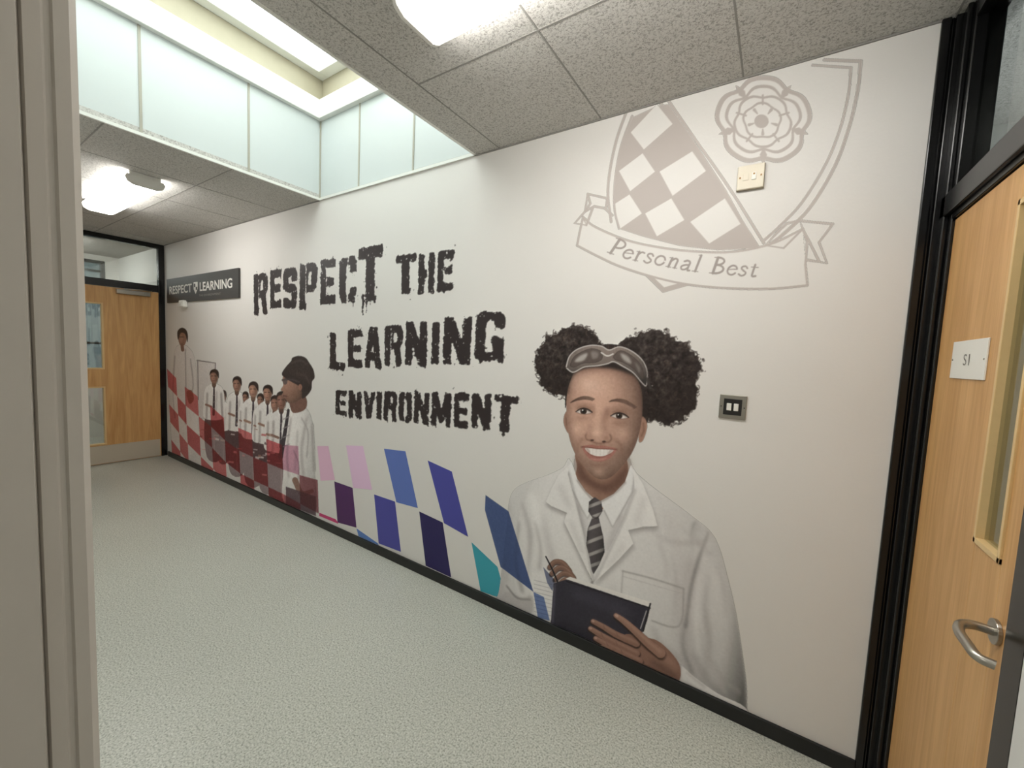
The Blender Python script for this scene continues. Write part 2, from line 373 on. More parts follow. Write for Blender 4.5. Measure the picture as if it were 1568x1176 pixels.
class Canvas:
    def __init__(s,corners,res,z0=None):
        P=W(corners);s.res=res
        s.X0=P[:,0].min();X1=P[:,0].max();s.Z0=P[:,1].min() if z0 is None else z0;Z1=min(P[:,1].max(),H-.004)
        s.nx=int((X1-s.X0)/res)+1;s.nz=int((Z1-s.Z0)/res)+1
        s.rgb=np.ones((s.nz,s.nx,3))*np.array(WALLC,float);s.a=np.zeros((s.nz,s.nx))
    def win(s,Q,blur=0,wall=False):
        P=Q if wall else W(Q)
        sg=max(.45,blur/s.res);r=int(3*sg)+2
        gx=(P[:,0]-s.X0)/s.res;gz=(P[:,1]-s.Z0)/s.res
        i0,i1=int(gx.min())-r,int(gx.max())+r+1;j0,j1=int(gz.min())-r,int(gz.max())+r+1
        if i1<=0 or j1<=0 or i0>=s.nx or j0>=s.nz:return None
        i0=max(i0,-r-4);j0=max(j0,-r-4);i1=min(i1,s.nx+r+4);j1=min(j1,s.nz+r+4)
        xs=(np.arange((i1-i0)*2)/2.+i0-.25);zs=(np.arange((j1-j0)*2)/2.+j0-.25)
        ins=np.zeros((len(zs),len(xs)),bool)
        n=len(gx)
        for k in range(n):
            x0,z0,x1,z1=gx[k],gz[k],gx[(k+1)%n],gz[(k+1)%n]
            if z0==z1:continue
            lo,hi=(z0,z1) if z0<z1 else (z1,z0)
            a,b=np.searchsorted(zs,[lo,hi])
            if a==b:continue
            xi=x0+(zs[a:b]-z0)*(x1-x0)/(z1-z0)
            ins[a:b]^=xs[None,:]<xi[:,None]
        m=ins.reshape(j1-j0,2,i1-i0,2).mean((1,3))
        m=gk(m,sg)
        a,b,c,d=max(j0,0),min(j1,s.nz),max(i0,0),min(i1,s.nx)
        return (slice(a,b),slice(c,d)),m[a-j0:b-j0,c-i0:d-i0]
    def fill(s,Q,col,op=1,blur=0,smooth=True,clip=None,mode='n',wall=False,aonly=True):
        if smooth:Q=cr_closed(Q)
        else:Q=np.array(Q,float)
        w=s.win(Q,blur,wall)
        if w is None:return
        sl,m=w;m=m*op
        if clip is not None:m=m*clip[sl]
        s.comp(sl,m,col,mode)
    def comp(s,sl,m,col,mode='n'):
        c=np.array(col,float)
        if mode=='mul':t=s.rgb[sl]*c/255.
        else:t=c
        s.rgb[sl]=s.rgb[sl]*(1-m[...,None])+t*m[...,None]
        s.a[sl]=s.a[sl]+(1-s.a[sl])*m
    def line(s,P,w,col,op=1,blur=0,smooth=True,clip=None,mode='n'):
        s.fill(strokepoly(P,w,smooth),col,op,blur,False,clip,mode)
    def mask(s,Q,smooth=True,blur=0):
        if smooth:Q=cr_closed(Q)
        w=s.win(np.array(Q,float),blur);f=np.zeros((s.nz,s.nx))
        if w:f[w[0]]=w[1]
        return f
    def noise(s,sig,seed=0):
        r=np.random.RandomState(seed);n=gk(r.randn(s.nz,s.nx),sig/s.res);return n/n.std()
    def grain(s,mask,f):
        s.rgb+=(mask*f)[...,None];s.rgb[:]=np.clip(s.rgb,0,255)
    def modul(s,mask,f):
        s.rgb*=(1+mask*f)[...,None];s.rgb[:]=np.clip(s.rgb,0,250)
    def ball(s,cx,cy,rx,ry,L=(-.4,-.4,.82)):
        """lambert shading of an ellipsoid drawn at cx,cy (portrait modelling of the printed photo)"""
        c=W([(cx,cy),(cx+rx,cy),(cx,cy-ry)])
        X=s.X0+np.arange(s.nx)*s.res;Z=s.Z0+np.arange(s.nz)*s.res
        u=(X[None,:]-c[0,0])/abs(c[1,0]-c[0,0]);v=-(Z[:,None]-c[0,1])/abs(c[2,1]-c[0,1])
        q=np.sqrt(np.clip(1-u*u-v*v,0,1));L=np.array(L)/np.linalg.norm(L)
        n=np.sqrt(u*u+v*v);k=np.where(n>1,1/np.maximum(n,1e-6),1)
        return u*k*L[0]+v*k*L[1]+q*L[2]
    def mesh(s,name,y,parent=None):
        a=np.clip(s.a*2.5,0,1)
        f=(a[:-1,:-1]+a[1:,:-1]+a[:-1,1:]+a[1:,1:])>.01
        J,I=np.nonzero(f);v=np.stack([J*s.nx+I,J*s.nx+I+1,(J+1)*s.nx+I+1,(J+1)*s.nx+I],1)
        u,inv=np.unique(v.ravel(),return_inverse=True);inv=inv.ravel()
        co=np.zeros((len(u),3));co[:,0]=s.X0+(u%s.nx)*s.res;co[:,2]=s.Z0+(u//s.nx)*s.res;co[:,1]=y
        me=bpy.data.meshes.new(name);me.vertices.add(len(u));me.vertices.foreach_set('co',co.ravel())
        nf=len(v);me.loops.add(nf*4);me.polygons.add(nf)
        me.loops.foreach_set('vertex_index',inv.astype(np.int32))
        me.polygons.foreach_set('loop_start',np.arange(0,nf*4,4,dtype=np.int32))
        me.update(calc_edges=True)
        ca=me.color_attributes.new('Col','FLOAT_COLOR','POINT')
        C=np.ones((len(u),4));C[:,:3]=np.clip(lin(s.rgb.reshape(-1,3)[u])*KALB,0,.92);C[:,3]=a.ravel()[u]
        ca.data.foreach_set('color',C.ravel());me.materials.append(M_print)
        return link(bpy.data.objects.new(name,me),parent)

# ------------------------------------------------------------------ slogan lettering
G={}
def R_(x0,y0,x1,y1):return [(x0,y0),(x1,y0),(x1,y1),(x0,y1)]
G['R']=[(1,R_(0,0,.33,1)),(1,[(.38,.40),(.38,1),(.84,1),(1,.9),(1,.58),(.86,.47),(1,.0),(.68,0),(.54,.40)]),(0,[(.5,.58),(.68,.6),(.68,.82),(.5,.83)])]
G['E']=[(1,R_(0,0,.38,1)),(1,R_(.3,.8,1,1)),(1,R_(.42,.41,.9,.6)),(1,R_(.3,0,1,.2))]
G['S']=[(1,[(0,.3),(0,.12),(.15,0),(.85,0),(1,.13),(1,.45),(.85,.57),(.38,.62),(.38,.8),(.62,.8),(.62,.68),(1,.68),(1,.88),(.85,1),(.15,1),(0,.87),(0,.55),(.15,.43),(.62,.38),(.62,.2),(.38,.2),(.38,.3)])]
G['P']=[(1,R_(0,0,.34,1)),(1,[(.39,.36),(.39,1),(.84,1),(1,.9),(1,.5),(.84,.36)]),(0,[(.5,.55),(.68,.55),(.68,.82),(.5,.82)])]
G['C']=[(1,[(1,.34),(1,.13),(.85,0),(.15,0),(0,.13),(0,.87),(.15,1),(.85,1),(1,.87),(1,.64),(.64,.64),(.64,.8),(.5,.83),(.38,.8),(.38,.2),(.5,.17),(.64,.2),(.64,.34)]),(0,R_(.48,0,.54,1))]
G['T']=[(1,R_(0,.79,1,1)),(1,R_(.31,0,.69,.9))]
G['H']=[(1,R_(0,0,.36,1)),(1,R_(.64,0,1,1)),(1,R_(.3,.4,.55,.6)),]
G['L']=[(1,R_(0,0,.4,1)),(1,R_(.3,0,1,.2))]
G['A']=[(1,[(0,0),(.28,1),(.72,1),(1,0),(.66,0),(.6,.2),(.4,.2),(.34,0)]),(0,[(.43,.4),(.57,.4),(.5,.76)]),(0,R_(.47,.7,.52,1.02))]
G['N']=[(1,R_(0,0,.33,1)),(1,R_(.67,0,1,1)),(1,[(0,1),(.36,1),(1,0),(.64,0)])]
G['I']=[(1,R_(0,0,1,1))]
G['G']=[(1,[(.55,.5),(1,.5),(1,0),(.82,0),(.75,.06),(.6,0),(.15,0),(0,.13),(0,.87),(.15,1),(.85,1),(1,.87),(1,.66),(.64,.66),(.64,.8),(.5,.83),(.36,.8),(.36,.2),(.5,.17),(.64,.2),(.64,.34),(.55,.34)])]
G['V']=[(1,[(0,1),(.36,1),(.5,.35),(.64,1),(1,1),(.7,0),(.3,0)])]
G['O']=[(1,[(.15,0),(0,.13),(0,.87),(.15,1),(.85,1),(1,.87),(1,.13),(.85,0)]),(0,[(.38,.2),(.38,.8),(.62,.8),(.62,.2)]),(0,R_(.47,-.1,.53,1.1))]
G['M']=[(1,R_(0,0,.27,1)),(1,R_(.73,0,1,1)),(1,[(0,1),(.3,1),(.5,.5),(.7,1),(1,1),(.6,.1),(.4,.1)])]
L1=[('R',389,410,419,482),('E',414,431,413,472),('S',434,455,410,473),('P',459,486,404,473),('E',491,514,397,466),('C',520,546,393,464),('T',549,586,378,460),
    ('T',606,637,390,450),('H',641,665,388,450),('E',670,695,384,446)]
L2=[('L',505,529,509,566),('E',533,555,505,563),('A',558,585,501,564),('R',589,617,499,561),('N',621,654,493,561),('I',661,673,492,558),('N',679,722,486,558),('G',728,773,477,555)]
L3=[('E',514,531,598,636),('N',534,554,599,640),('V',556,574,599,641),('I',577,585,599,642),('R',588,608,599,645),('O',611,631,600,647),('N',634,657,600,650),('M',661,691,601,653),('E',695,718,602,655),('N',722,752,603,657),('T',756,792,605,661)]
cv=Canvas([(380,372),(805,372),(380,500),(805,676),(380,640)],.0034)
Tm=np.zeros((cv.nz,cv.nx))
for gl,x0,x1,yt,yb in L1+L2+L3:
    ym=(yt+yb)/2.;xc=(x0+x1)/2.
    a=W([(x0,ym),(x1,ym)]);z=W([(xc,yb),(xc,yt)])
    jit=np.random.RandomState(int(x0*7+yt))
    for sign,pl in G[gl]:
        P=np.array([(a[0,0]+(a[1,0]-a[0,0])*(u+jit.uniform(-.02,.02)),z[0,1]+(z[1,1]-z[0,1])*(v+jit.uniform(-.02,.02))) for u,v in pl])
        w=cv.win(P,.002,True)
        if w is None:continue
        sl,m=w
        if sign:Tm[sl]=np.maximum(Tm[sl],m)
        else:Tm[sl]*=(1-m)
# paint drips
for (x,y,l,w) in[(556,455,30,2.6),(561,458,22,2),(567,455,14,2.2),(574,458,6,3),(395,475,8,3),(771,655,14,2.6),(765,655,10,2),(778,655,8,2),(680,440,9,2),(628,445,9,2),(541,460,10,2),(735,552,6,2),(468,470,6,2)]:
    sl,m=cv.win(strokepoly([(x,y-4),(x,y+l)],(w*1.3,w*.6)),.001);Tm[sl]=np.maximum(Tm[sl],m)
# ragged edges: isotropic grain plus horizontal serration
hs=np.random.RandomState(9).randn(cv.nz,cv.nx)
hk=np.ones(9)/9.
hs=np.apply_along_axis(lambda r:np.convolve(r,hk,'same'),1,hs);hs/=hs.std()
f=gk(Tm,.006/cv.res)+.15*cv.noise(.0055,1)+.06*cv.noise(.016,2)+.07*hs
f=np.clip((f-.51)*7+.5,0,1)*(gk(Tm,.018/cv.res)>.03)
n3=cv.noise(.004,5);f*=np.clip(1-(n3-2.3)*3,0,1)
cv.comp((slice(0,cv.nz),slice(0,cv.nx)),gk(f,.45),(44,35,35))
cv.mesh('slogan_wall_lettering',-.0012)

# ------------------------------------------------------------------ crest
TP=(176,165,159)
cv=Canvas([(872,80),(1325,80),(872,450),(1325,450),(872,330)],.0019)
fieldp=[(969,180),(1006,163),(1024,160),(1062,215),(1112,292),(1160,380),(1100,383),(1040,376),(985,362),(948,350),(941,318),(942,275),(951,225)]
cv.fill(fieldp,TP,smooth=False)
for q in[[(966,203),(1006,160),(1030,190),(986,229)],[(948,262),(984,235),(1003,263),(965,293)],[(1010,263),(1060,232),(1081,262),(1030,300)],[(942,312),(964,298),(983,327),(950,350),(944,332)],
         [(988,327),(1028,304),(1048,337),(1006,362)],[(1057,340),(1110,304),(1134,343),(1086,373)]]:
    cv.fill(q,WALLC,smooth=False)
for P,w in[([(959,172),(944,215),(934,262),(931,300),(936,340)],3.5),([(968,178),(951,225),(942,275),(941,318),(948,350)],3),
           ([(1010,156),(1050,212),(1105,292),(1163,382)],4),([(1024,155),(1062,210),(1118,290),(1170,373)],3.5),
           ([(1262,92),(1318,94)],4),([(1318,94),(1313,140),(1300,195),(1278,255),(1240,318),(1200,358),(1168,382)],4.5),
           ([(1244,100),(1303,104)],3),([(1303,104),(1299,145),(1286,198),(1264,252),(1228,310),(1195,345),(1170,368)],3.5)]:
    cv.line(P,w,TP)
# rose
def lobed(cx,cy,rx,ry,k,depth,ph,n=90,pw=1):
    t=np.arange(n)/n*2*math.pi;r=1-depth*np.abs(np.cos(k*(t-ph)/2))**pw
    return np.stack([cx+rx*r*np.cos(t),cy+ry*r*np.sin(t)],1)
cx,cy=1169,185;ph=math.pi/2
cv.fill(lobed(cx,cy,75,69,5,.13,ph,pw=5),TP,smooth=False)
cv.fill(lobed(cx,cy,68,62,5,.13,ph,pw=5),WALLC,smooth=False)
cv.fill(lobed(cx,cy,60,55,5,.17,ph,pw=4),TP,smooth=False)
cv.fill(lobed(cx,cy,55,50,5,.17,ph,pw=4),WALLC,smooth=False)
for k in range(5):
    a=ph+k*2*math.pi/5
    d=np.array([math.cos(a),math.sin(a)*.93])
    c0=np.array([cx,cy])
    n_=np.array([-d[1],d[0]])
    cv.fill([c0+d*72,c0+d*56+n_*6,c0+d*44,c0+d*56-n_*6],TP,smooth=False)
cv.fill(lobed(cx-1,cy,46,42,5,.12,ph+math.pi/5,pw=4),TP,smooth=False)
cv.fill(lobed(cx-1,cy,42,38,5,.12,ph+math.pi/5,pw=4),WALLC,smooth=False)
cv.fill(lobed(cx-2,cy,31,29,5,.1,ph,pw=3),TP,smooth=False)
cv.fill(lobed(cx-2,cy,27.5,25.5,5,.1,ph,pw=3),WALLC,smooth=False)
for k in range(5):
    a=ph+k*2*math.pi/5+math.pi/5;d=np.array([math.cos(a),math.sin(a)*.93]);c0=np.array([cx-1,cy])
    cv.line([c0+d*27,c0+d*42],3,TP);
    a+=math.pi/5;d=np.array([math.cos(a),math.sin(a)*.93]);cv.line([c0+d*14,c0+d*22],(2,5),TP)
cv.fill(ell(cx-3,cy+1,11,10.5),TP,smooth=False)
# lower tip of shield
cv.fill([(980,414),(1015,448),(1064,434),(1040,430)],TP,smooth=False)
cv.fill([(996,420),(1017,440),(1046,432)],WALLC,smooth=False)
# ribbon
rt=cr_open([(893,333),(912,348),(960,368),(1010,379),(1060,385),(1120,386),(1180,374),(1229,351)])
rb=cr_open([(1236,437),(1180,442),(1110,441),(1050,435),(1000,424),(950,408),(915,392),(884,376)])
ring=np.vstack([rt,rb]);cv.fill(ring,WALLC,smooth=False)
for P in(list(rt),list(rb),[(1229,351),(1236,370),(1233,405),(1236,437)],[(884,376),(888,355),(893,333)]):
    cv.line(P,3.2,TP,smooth=False)
for P in([(893,333),(898,345),(880,342),(896,324),(900,297),(930,304)],[(900,297),(904,312),(896,324)],[(930,304),(928,318)],[(896,324),(910,316),(926,319),(938,330)],[(898,345),(908,318)],
         [(1229,351),(1225,338),(1275,343)],[(1275,343),(1254,371),(1266,403),(1236,398)],[(1225,338),(1205,342),(1190,356),(1172,376),(1200,380),(1229,351)],[(1229,351),(1240,372),(1254,400)]):
    cv.line(P,3.2,TP,smooth=False)
# motto lettering in an italic serif, stroked
TC=(152,141,136)
mt=cr_open([(930,386),(960,396),(1010,406),(1060,415),(1110,420),(1160,424)],10)
mlen=np.concatenate([[0],np.cumsum(np.linalg.norm(np.diff(mt,axis=0),axis=1))])
def mp(u,v):
    s_=u*mlen[-1];x=np.interp(s_,mlen,mt[:,0]);y=np.interp(s_,mlen,mt[:,1])
    x2=np.interp(s_+2,mlen,mt[:,0]);y2=np.interp(s_+2,mlen,mt[:,1]);x1=np.interp(s_-2,mlen,mt[:,0]);y1=np.interp(s_-2,mlen,mt[:,1])
    t=np.array([x2-x1,y2-y1]);t/=np.linalg.norm(t);n=np.array([t[1],-t[0]])
    return np.array([x,y])+n*v+t*v*.25
def arc(cx,cy,rx,ry,a0,a1,n=12):
    return [(cx+rx*math.cos(math.radians(a)),cy+ry*math.sin(math.radians(a))) for a in np.linspace(a0,a1,n)]
LG={'P':(15,[([(4,0),(4,24)],3.6),([(0,0),(8,0)],1.3),([(0,24),(6,24)],1.3),(arc(5,17.5,9,6.8,90,-90),2.6)]),
 'e':(12,[(arc(6,7,5.4,7,20,325),2.4),([(1,7.5),(11,9)],1.4)]),
 'r':(10,[([(3,0),(3,14)],3),([(0,14),(3,14)],1.2),([(0,0),(6,0)],1.2),([(3,9),(6,14),(9.5,13.5)],2.2)]),
 's':(10,[([(8.5,11.5),(6,14.3),(2.5,13.5),(2,10.5),(5,7.5),(8,5),(7.5,1.5),(4,-.3),(.5,2)],2.3)]),
 'o':(13,[(arc(6,7,5.4,7,0,360,20),2.4)]),
 'n':(14,[([(3,0),(3,14)],3),([(0,14),(3,14)],1.2),([(0,0),(6,0)],1.2),([(3,9),(6.5,14),(10,12.5),(10.3,8),(10.3,0)],2.6),([(8,0),(13,0)],1.2)]),
 'a':(13,[([(2,12.5),(5.5,14.3),(9,12),(9,5),(9.5,0),(12,0)],2.6),([(9,8.3),(4,7),(1,4),(2.5,.2),(6,.4),(9,4)],2.3)]),
 'l':(8,[([(3.5,0),(3.5,25)],3),([(.5,25),(3.5,25)],1.2),([(0,0),(7,0)],1.2)]),
 'B':(17,[([(4,0),(4,24)],3.6),([(0,24),(6,24)],1.3),([(0,0),(6,0)],1.3),(arc(5,18.6,7.6,5.6,90,-90),2.6),(arc(5,6.6,9.6,6.6,90,-90),2.8)]),
 't':(9,[([(4,18),(4,4),(5,.2),(8.5,1)],2.7),([(.5,14),(8.5,14)],1.3)]),' ':(8,[])}
txt='Personal Best';tot=sum(LG[c][0]+2.2 for c in txt);u=0
for ch in txt:
    wd,st=LG[ch]
    for P,w in st:
        cv.line([mp((u+x)/tot,y*1.02) for x,y in P],w*1.15,TC,smooth=True)
    u+=wd+2.2
cv.mesh('school_crest_wall_graphic',-.0012)

# ------------------------------------------------------------------ coloured check wave (vector vinyl)
checks=[([(486,683),(503,683),(513,735),(491,736)],(218,176,198)),([(530,682),(556,683),(570,750),(541,747)],(220,184,210)),
 ([(588,687),(621,691),(640,778),(607,769)],(92,112,178)),([(655,705),(692,722),(717,822),(680,801)],(72,72,150)),
 ([(512,737),(540,747),(546,808),(517,800)],(78,38,88)),([(573,757),(605,768),(614,845),(580,832)],(74,72,150)),
 ([(642,783),(678,800),(691,884),(652,866)],(40,32,82)),([(722,830),(762,868),(776,919),(736,906)],(58,150,165)),
 ([(489,785),(514,795),(518,800),(518,802),(489,790)],(190,60,110)),([(546,809),(579,832),(580,836),(549,823)],(88,120,180))]
bm=bmesh.new();cl=bm.loops.layers.float_color.new('Col')
for q,c in checks:
    P=W(q)
    vs=[bm.verts.new((p[0],-.0008,max(p[1],.0585))) for p in P];fc=bm.faces.new(vs)
    fc.normal_update()
    if fc.normal.y>0:fc.normal_flip()
    for l_ in fc.loops:l_[cl]=list(np.clip(lin(c)*KALB,0,.92))+[1]
me=bpy.data.meshes.new('check_wave_wall_graphic');bm.to_mesh(me);bm.free();me.materials.append(M_print)
link(bpy.data.objects.new('check_wave_wall_graphic',me))

# ------------------------------------------------------------------ group of students (printed)
cv=Canvas([(256,495),(500,495),(256,690),(500,790),(256,560)],.0044,z0=.0585)
SK=(138,102,88);HR=(46,36,35);SH=(226,219,215);SHD=(172,162,159)
# faint background figures / board
cv.fill([(302,552),(330,556),(329,640),(303,640)],(204,195,191),.9,smooth=False)
cv.line([(302,552),(330,556),(329,600)],1.6,(120,110,108),smooth=False);cv.line([(303,552),(304,612)],1.4,(130,120,118))
# tall adult at the left
cv.fill([(270,532),(279,528),(289,532),(298,548),(302,590),(302,640),(300,690),(266,690),(264,600),(266,550)],(212,204,200))
cv.line([(268,545),(265,600),(268,640)],2,(160,150,148),.8,.006);cv.line([(284,535),(285,600),(284,650)],1.6,(150,140,138),.8,.006)
cv.line([(292,550),(296,590),(290,610)],2,(160,150,148),.7,.006)
cv.fill(ell(279.5,517,6.2,13),(138,101,86));cv.fill([(273,520),(272,508),(278,502),(285,505),(288,514),(287,524),(284,512),(277,510)],HR)
cv.fill(ell(277.5,519,2.6,6),(170,130,112),.7,.008);cv.line([(275,516),(281,516)],1.2,(50,36,34),.8)
cv.line([(279,528),(280,536)],5,(124,90,78))
cv.fill([(286,600),(294,598),(297,612),(290,618)],(126,92,80))
# standing students in a row
def student(cx,yt,w,h,yb,col=SK,tie=True,skirt=None,lean=0):
    sw=w*1.05
    ys=yt+h*1.15
    yw=ys+(yb-ys)*.46
    cv.fill([(cx-sw*.95,yw-4),(cx+sw*.95,yw-4),(cx+sw*.85,yb),(cx-sw*.8,yb)],skirt or (84,62,66))
    cv.line([(cx,yw+(yb-yw)*.4),(cx+.5,yb)],w*.14,(120,92,94),.8,.004)
    cv.fill([(cx-w*.35,ys-2),(cx-sw,ys+h*.28),(cx-sw*1.15,ys+h*1.3),(cx-sw*1.05,yw),(cx+sw*1.05,yw),(cx+sw*1.2,ys+h*1.3),(cx+sw,ys+h*.28),(cx+w*.35,ys-2)],SH)
    cv.line([(cx-sw*.75,ys+h*.6),(cx-sw*.85,yw)],w*.24,SHD,.8,.007);cv.line([(cx+sw*.8,ys+h*.6),(cx+sw*.95,yw)],w*.26,(150,140,138),.75,.007)
    cv.line([(cx+sw*.3,ys+h*.5),(cx+sw*.2,yw)],w*.2,SHD,.5,.008)
    cv.line([(cx,yt+h*.85),(cx,ys+1)],w*.5,tuple(int(v*.75) for v in col))
    cv.line([(cx-w*.4,ys-1),(cx,ys+h*.28),(cx+w*.4,ys-1)],w*.14,(238,232,228),.9)
    if tie:
        cv.line([(cx,ys+2),(cx+lean,ys+h*.7),(cx-w*.05,yw-6)],(w*.16,w*.3),(66,55,62))
        for t in(.3,.5,.7):cv.line([(cx-w*.15,ys+(yw-ys)*t+1),(cx+w*.15,ys+(yw-ys)*t-1)],1.1,(165,156,156),.7)
    cv.fill(ell(cx,yt+h*.52,w*.46,h*.5),col)
    cv.fill(ell(cx-w*.14,yt+h*.55,w*.2,h*.27),tuple(min(255,int(v*1.3)) for v in col),.7,.010)
    cv.fill(ell(cx+w*.3,yt+h*.6,w*.16,h*.35),tuple(int(v*.7) for v in col),.5,.008)
    cv.fill([(cx-w*.52,yt+h*.42),(cx-w*.4,yt+h*.08),(cx+w*.1,yt-h*.04),(cx+w*.52,yt+h*.15),(cx+w*.56,yt+h*.62),(cx+w*.38,yt+h*.45),(cx+w*.1,yt+h*.22),(cx-w*.3,yt+h*.23)],HR)
    cv.line([(cx-w*.34,yt+h*.47),(cx-w*.12,yt+h*.46)],1.1,(44,33,32),.8);cv.line([(cx+w*.04,yt+h*.46),(cx+w*.26,yt+h*.47)],1.1,(44,33,32),.8)
    cv.line([(cx-w*.06,yt+h*.66),(cx-w*.02,yt+h*.66)],1,(90,62,55),.7)
    cv.line([(cx-w*.18,yt+h*.8),(cx+w*.1,yt+h*.81)],w*.07,(106,60,57),.8)
    cv.line([(cx-sw*.9,ys+h*1.4),(cx-sw*.3,ys+h*1.55)],w*.25,col,.95)
student(342,598,9,17,705,tie=False)
student(328,566,13,21,700)
student(363,577,13,22,722)
student(376,600,9,17,712)
student(388,585,14,23,738,col=(156,118,101))
student(399,603,10,19,735)
student(410,590,14,23,748,col=(148,110,94))
student(421,606,13,23,755,col=(140,103,88))
student(431,600,15,26,762,col=(128,93,81))
# clutter of bench/papers
rs=np.random.RandomState(3)
for k in range(56):
    x=rs.uniform(300,430);y=rs.uniform(645,692+(x-300)*.35);w=rs.uniform(2,8);h=rs.uniform(1.5,5)
    cv.fill([(x,y),(x+w,y+1),(x+w-.5,y+h),(x-.5,y+h-1)],[(230,220,217),(84,62,66),(150,112,100),(176,74,76),(225,215,212)][rs.randint(5)],.7,.002,smooth=False)
# nearest student in profile, facing left
body=[(441,628),(452,618),(466,622),(477,640),(482,680),(482,720),(483,784),(436,770),(434,720),(432,680),(432,650)]
cv.fill(body,(226,219,215))
bmk=cv.mask(body)
cv.modul(bmk,.2*(cv.ball(452,700,34,95,(-.5,-.35,.8))-.78))
cv.line([(470,640),(462,690),(466,740)],4,(170,160,157),.7,.012);cv.line([(446,640),(440,690),(442,730)],3,(178,168,165),.7,.01)
cv.line([(456,660),(452,720)],3,(190,181,177),.7,.01);cv.line([(478,650),(481,720)],3,(150,140,138),.6,.01)
cv.line([(462,640),(472,662),(470,700)],2,(160,150,148),.7,.006);cv.line([(450,690),(458,712),(456,740)],2,(160,150,148),.7,.006)
cv.fill([(443,600),(460,598),(470,612),(468,626),(455,632),(446,628)],(116,84,74))
head=[(434,590),(433,580),(437,566),(446,556),(462,556),(474,570),(474,592),(466,606),(452,616),(443,617),(436,610),(431,606),(434,600),(430,597)]
cv.fill(head,(146,110,95));hmk=cv.mask(head);cv.modul(hmk,.5*(cv.ball(448,590,24,32,(-.6,-.3,.7))-.68))
cv.fill([(447,585),(436,578),(432,572),(438,562),(446,553),(448,548),(458,545),(468,548),(474,556),(480,566),(482,578),(478,584),(477,596),(470,606),(463,610),(462,598),(456,590)],(52,43,42))
cv.line([(447,556),(460,552),(470,557)],3,(96,84,80),.5,.006);cv.line([(455,572),(468,576),(474,588)],3,(90,76,73),.5,.006)
for k in range(16):
    cv.line([(440+k*2.2,562-k*.4),(446+k*2,574+k*.8)],.9,(90,76,72),.35,.002)
cv.line([(433,582),(446,581),(458,585)],3,(76,66,67),.9);cv.fill(ell(437,584,3.5,5),(86,76,76),.8)
cv.fill(ell(460,593,3,5),(140,102,88));cv.line([(434,606),(440,607)],1.5,(90,54,52))
cv.line([(442,628),(437,660),(430,700)],(4,7),(58,50,56))
for y in(642,656,670,684):cv.line([(434,y),(443,y-4)],2,(160,150,152),.7)
cv.line([(452,735),(462,755),(478,752)],(9,8,6),(138,104,91))
cv.fill([(438,745),(484,760),(484,790),(438,772)],(84,64,70),.9,smooth=False)
# red checks wave laid over the group
xs=[256,270,283,303,322,343,365,386,408,432,457,485]
r0=lambda x:np.interp(x,[256,283,303,322,343,365,386,408,432,457,484],[565,592,607,621,640,655,664,672,681,683,684])
dh=lambda x:np.interp(x,[256,343,432,484],[27,34,38,51])
REDS=[(190,44,54),(140,34,46),(200,66,72),(118,28,40)]
for i in range(len(xs)-1):
    for k in range(6):
        a,b=xs[i],xs[i+1];s0=k*1.6;s1=(k+1)*1.6
        q=[(a+s0,r0(a)+k*dh(a)),(b+s0,r0(b)+k*dh(b)),(b+s1,r0(b)+(k+1)*dh(b)),(a+s1,r0(a)+(k+1)*dh(a))]
        if q[0][1]>r0(a)+dh(a)*6:continue
        if (i+k)%2==(0 if i<9 else 1):
            if i>=9 and k==0:
                cv.fill(q,(214,150,180),.8,smooth=False,mode='mul')
            else:
                c_=REDS[(i*3+k)%4];cv.fill(q,c_,.38,smooth=False);cv.fill(q,c_,.42,smooth=False,mode='mul')
        elif k>0 and i<9:
            cv.fill(q,(238,229,227),.36,smooth=False)
cv.grain((cv.a>.3)*1.,cv.noise(.004,3)*3)
cv.mesh('students_wall_mural',-.0016)

# ------------------------------------------------------------------ schoolgirl portrait (printed)
cv=Canvas([(755,490),(1150,490),(755,930),(1150,1095),(755,600)],.0022,z0=.0585)
HAIR=(40,30,27);HL=(96,76,66)
CO=(218,212,209)
coat=[(874,706),(862,716),(840,727),(806,739),(788,750),(780,768),(777,800),(772,840),(768,880),(764,908),(758,930),(800,950),(860,972),(920,1005),(1000,1040),(1070,1075),(1150,1110),
      (1144,1088),(1143,1050),(1138,1010),(1127,940),(1113,880),(1101,838),(1086,812),(1050,783),(1000,746),(972,722),(966,714),(940,760),(908,890),(884,790)]
cm=cv.mask(coat);cv.fill(coat,CO)
sl_=[(1060,800),(1086,812),(1101,838),(1113,880),(1127,940),(1138,1010),(1144,1088),(1150,1110),(1070,1075),(1046,1010),(1050,920),(1058,860)]
cv.modul(cv.mask(sl_,blur=.006)*cm,.35*(cv.ball(1092,950,62,200,(-.35,-.2,.9))-.84))
cv.modul(cm,.16*(cv.ball(930,900,200,240,(-.4,-.35,.85))-.82))
def cs(P,w,c,op,bl):cv.line(P,w,c,op,bl,clip=cm)
cs([(775,770),(772,850),(764,930)],12,(168,160,158),.6,.02)
cs([(1060,860),(1050,930),(1052,1000),(1068,1050)],18,(172,164,162),.6,.022)
cs([(1085,815),(1072,850),(1058,900),(1050,960)],(2,5,4),(124,116,115),.8,.005)
cs([(1100,880),(1110,960),(1100,1040)],18,(232,226,223),.6,.025)
cs([(1050,950),(1046,990),(1060,1030)],(3,6),(132,124,123),.7,.007)
cs([(1085,880),(1080,930),(1086,990),(1076,1050)],(2,7,2),(160,152,150),.75,.009)
cs([(1072,880),(1066,940),(1070,1000)],(2,5,2),(230,224,221),.7,.008)
cs([(1020,790),(1040,850),(1042,930)],14,(198,190,188),.6,.022)
cs([(1010,830),(1022,870),(1020,885)],5,(186,178,176),.6,.009)
cs([(1000,815),(1030,830),(1075,830)],(2,7),(174,166,164),.65,.009)
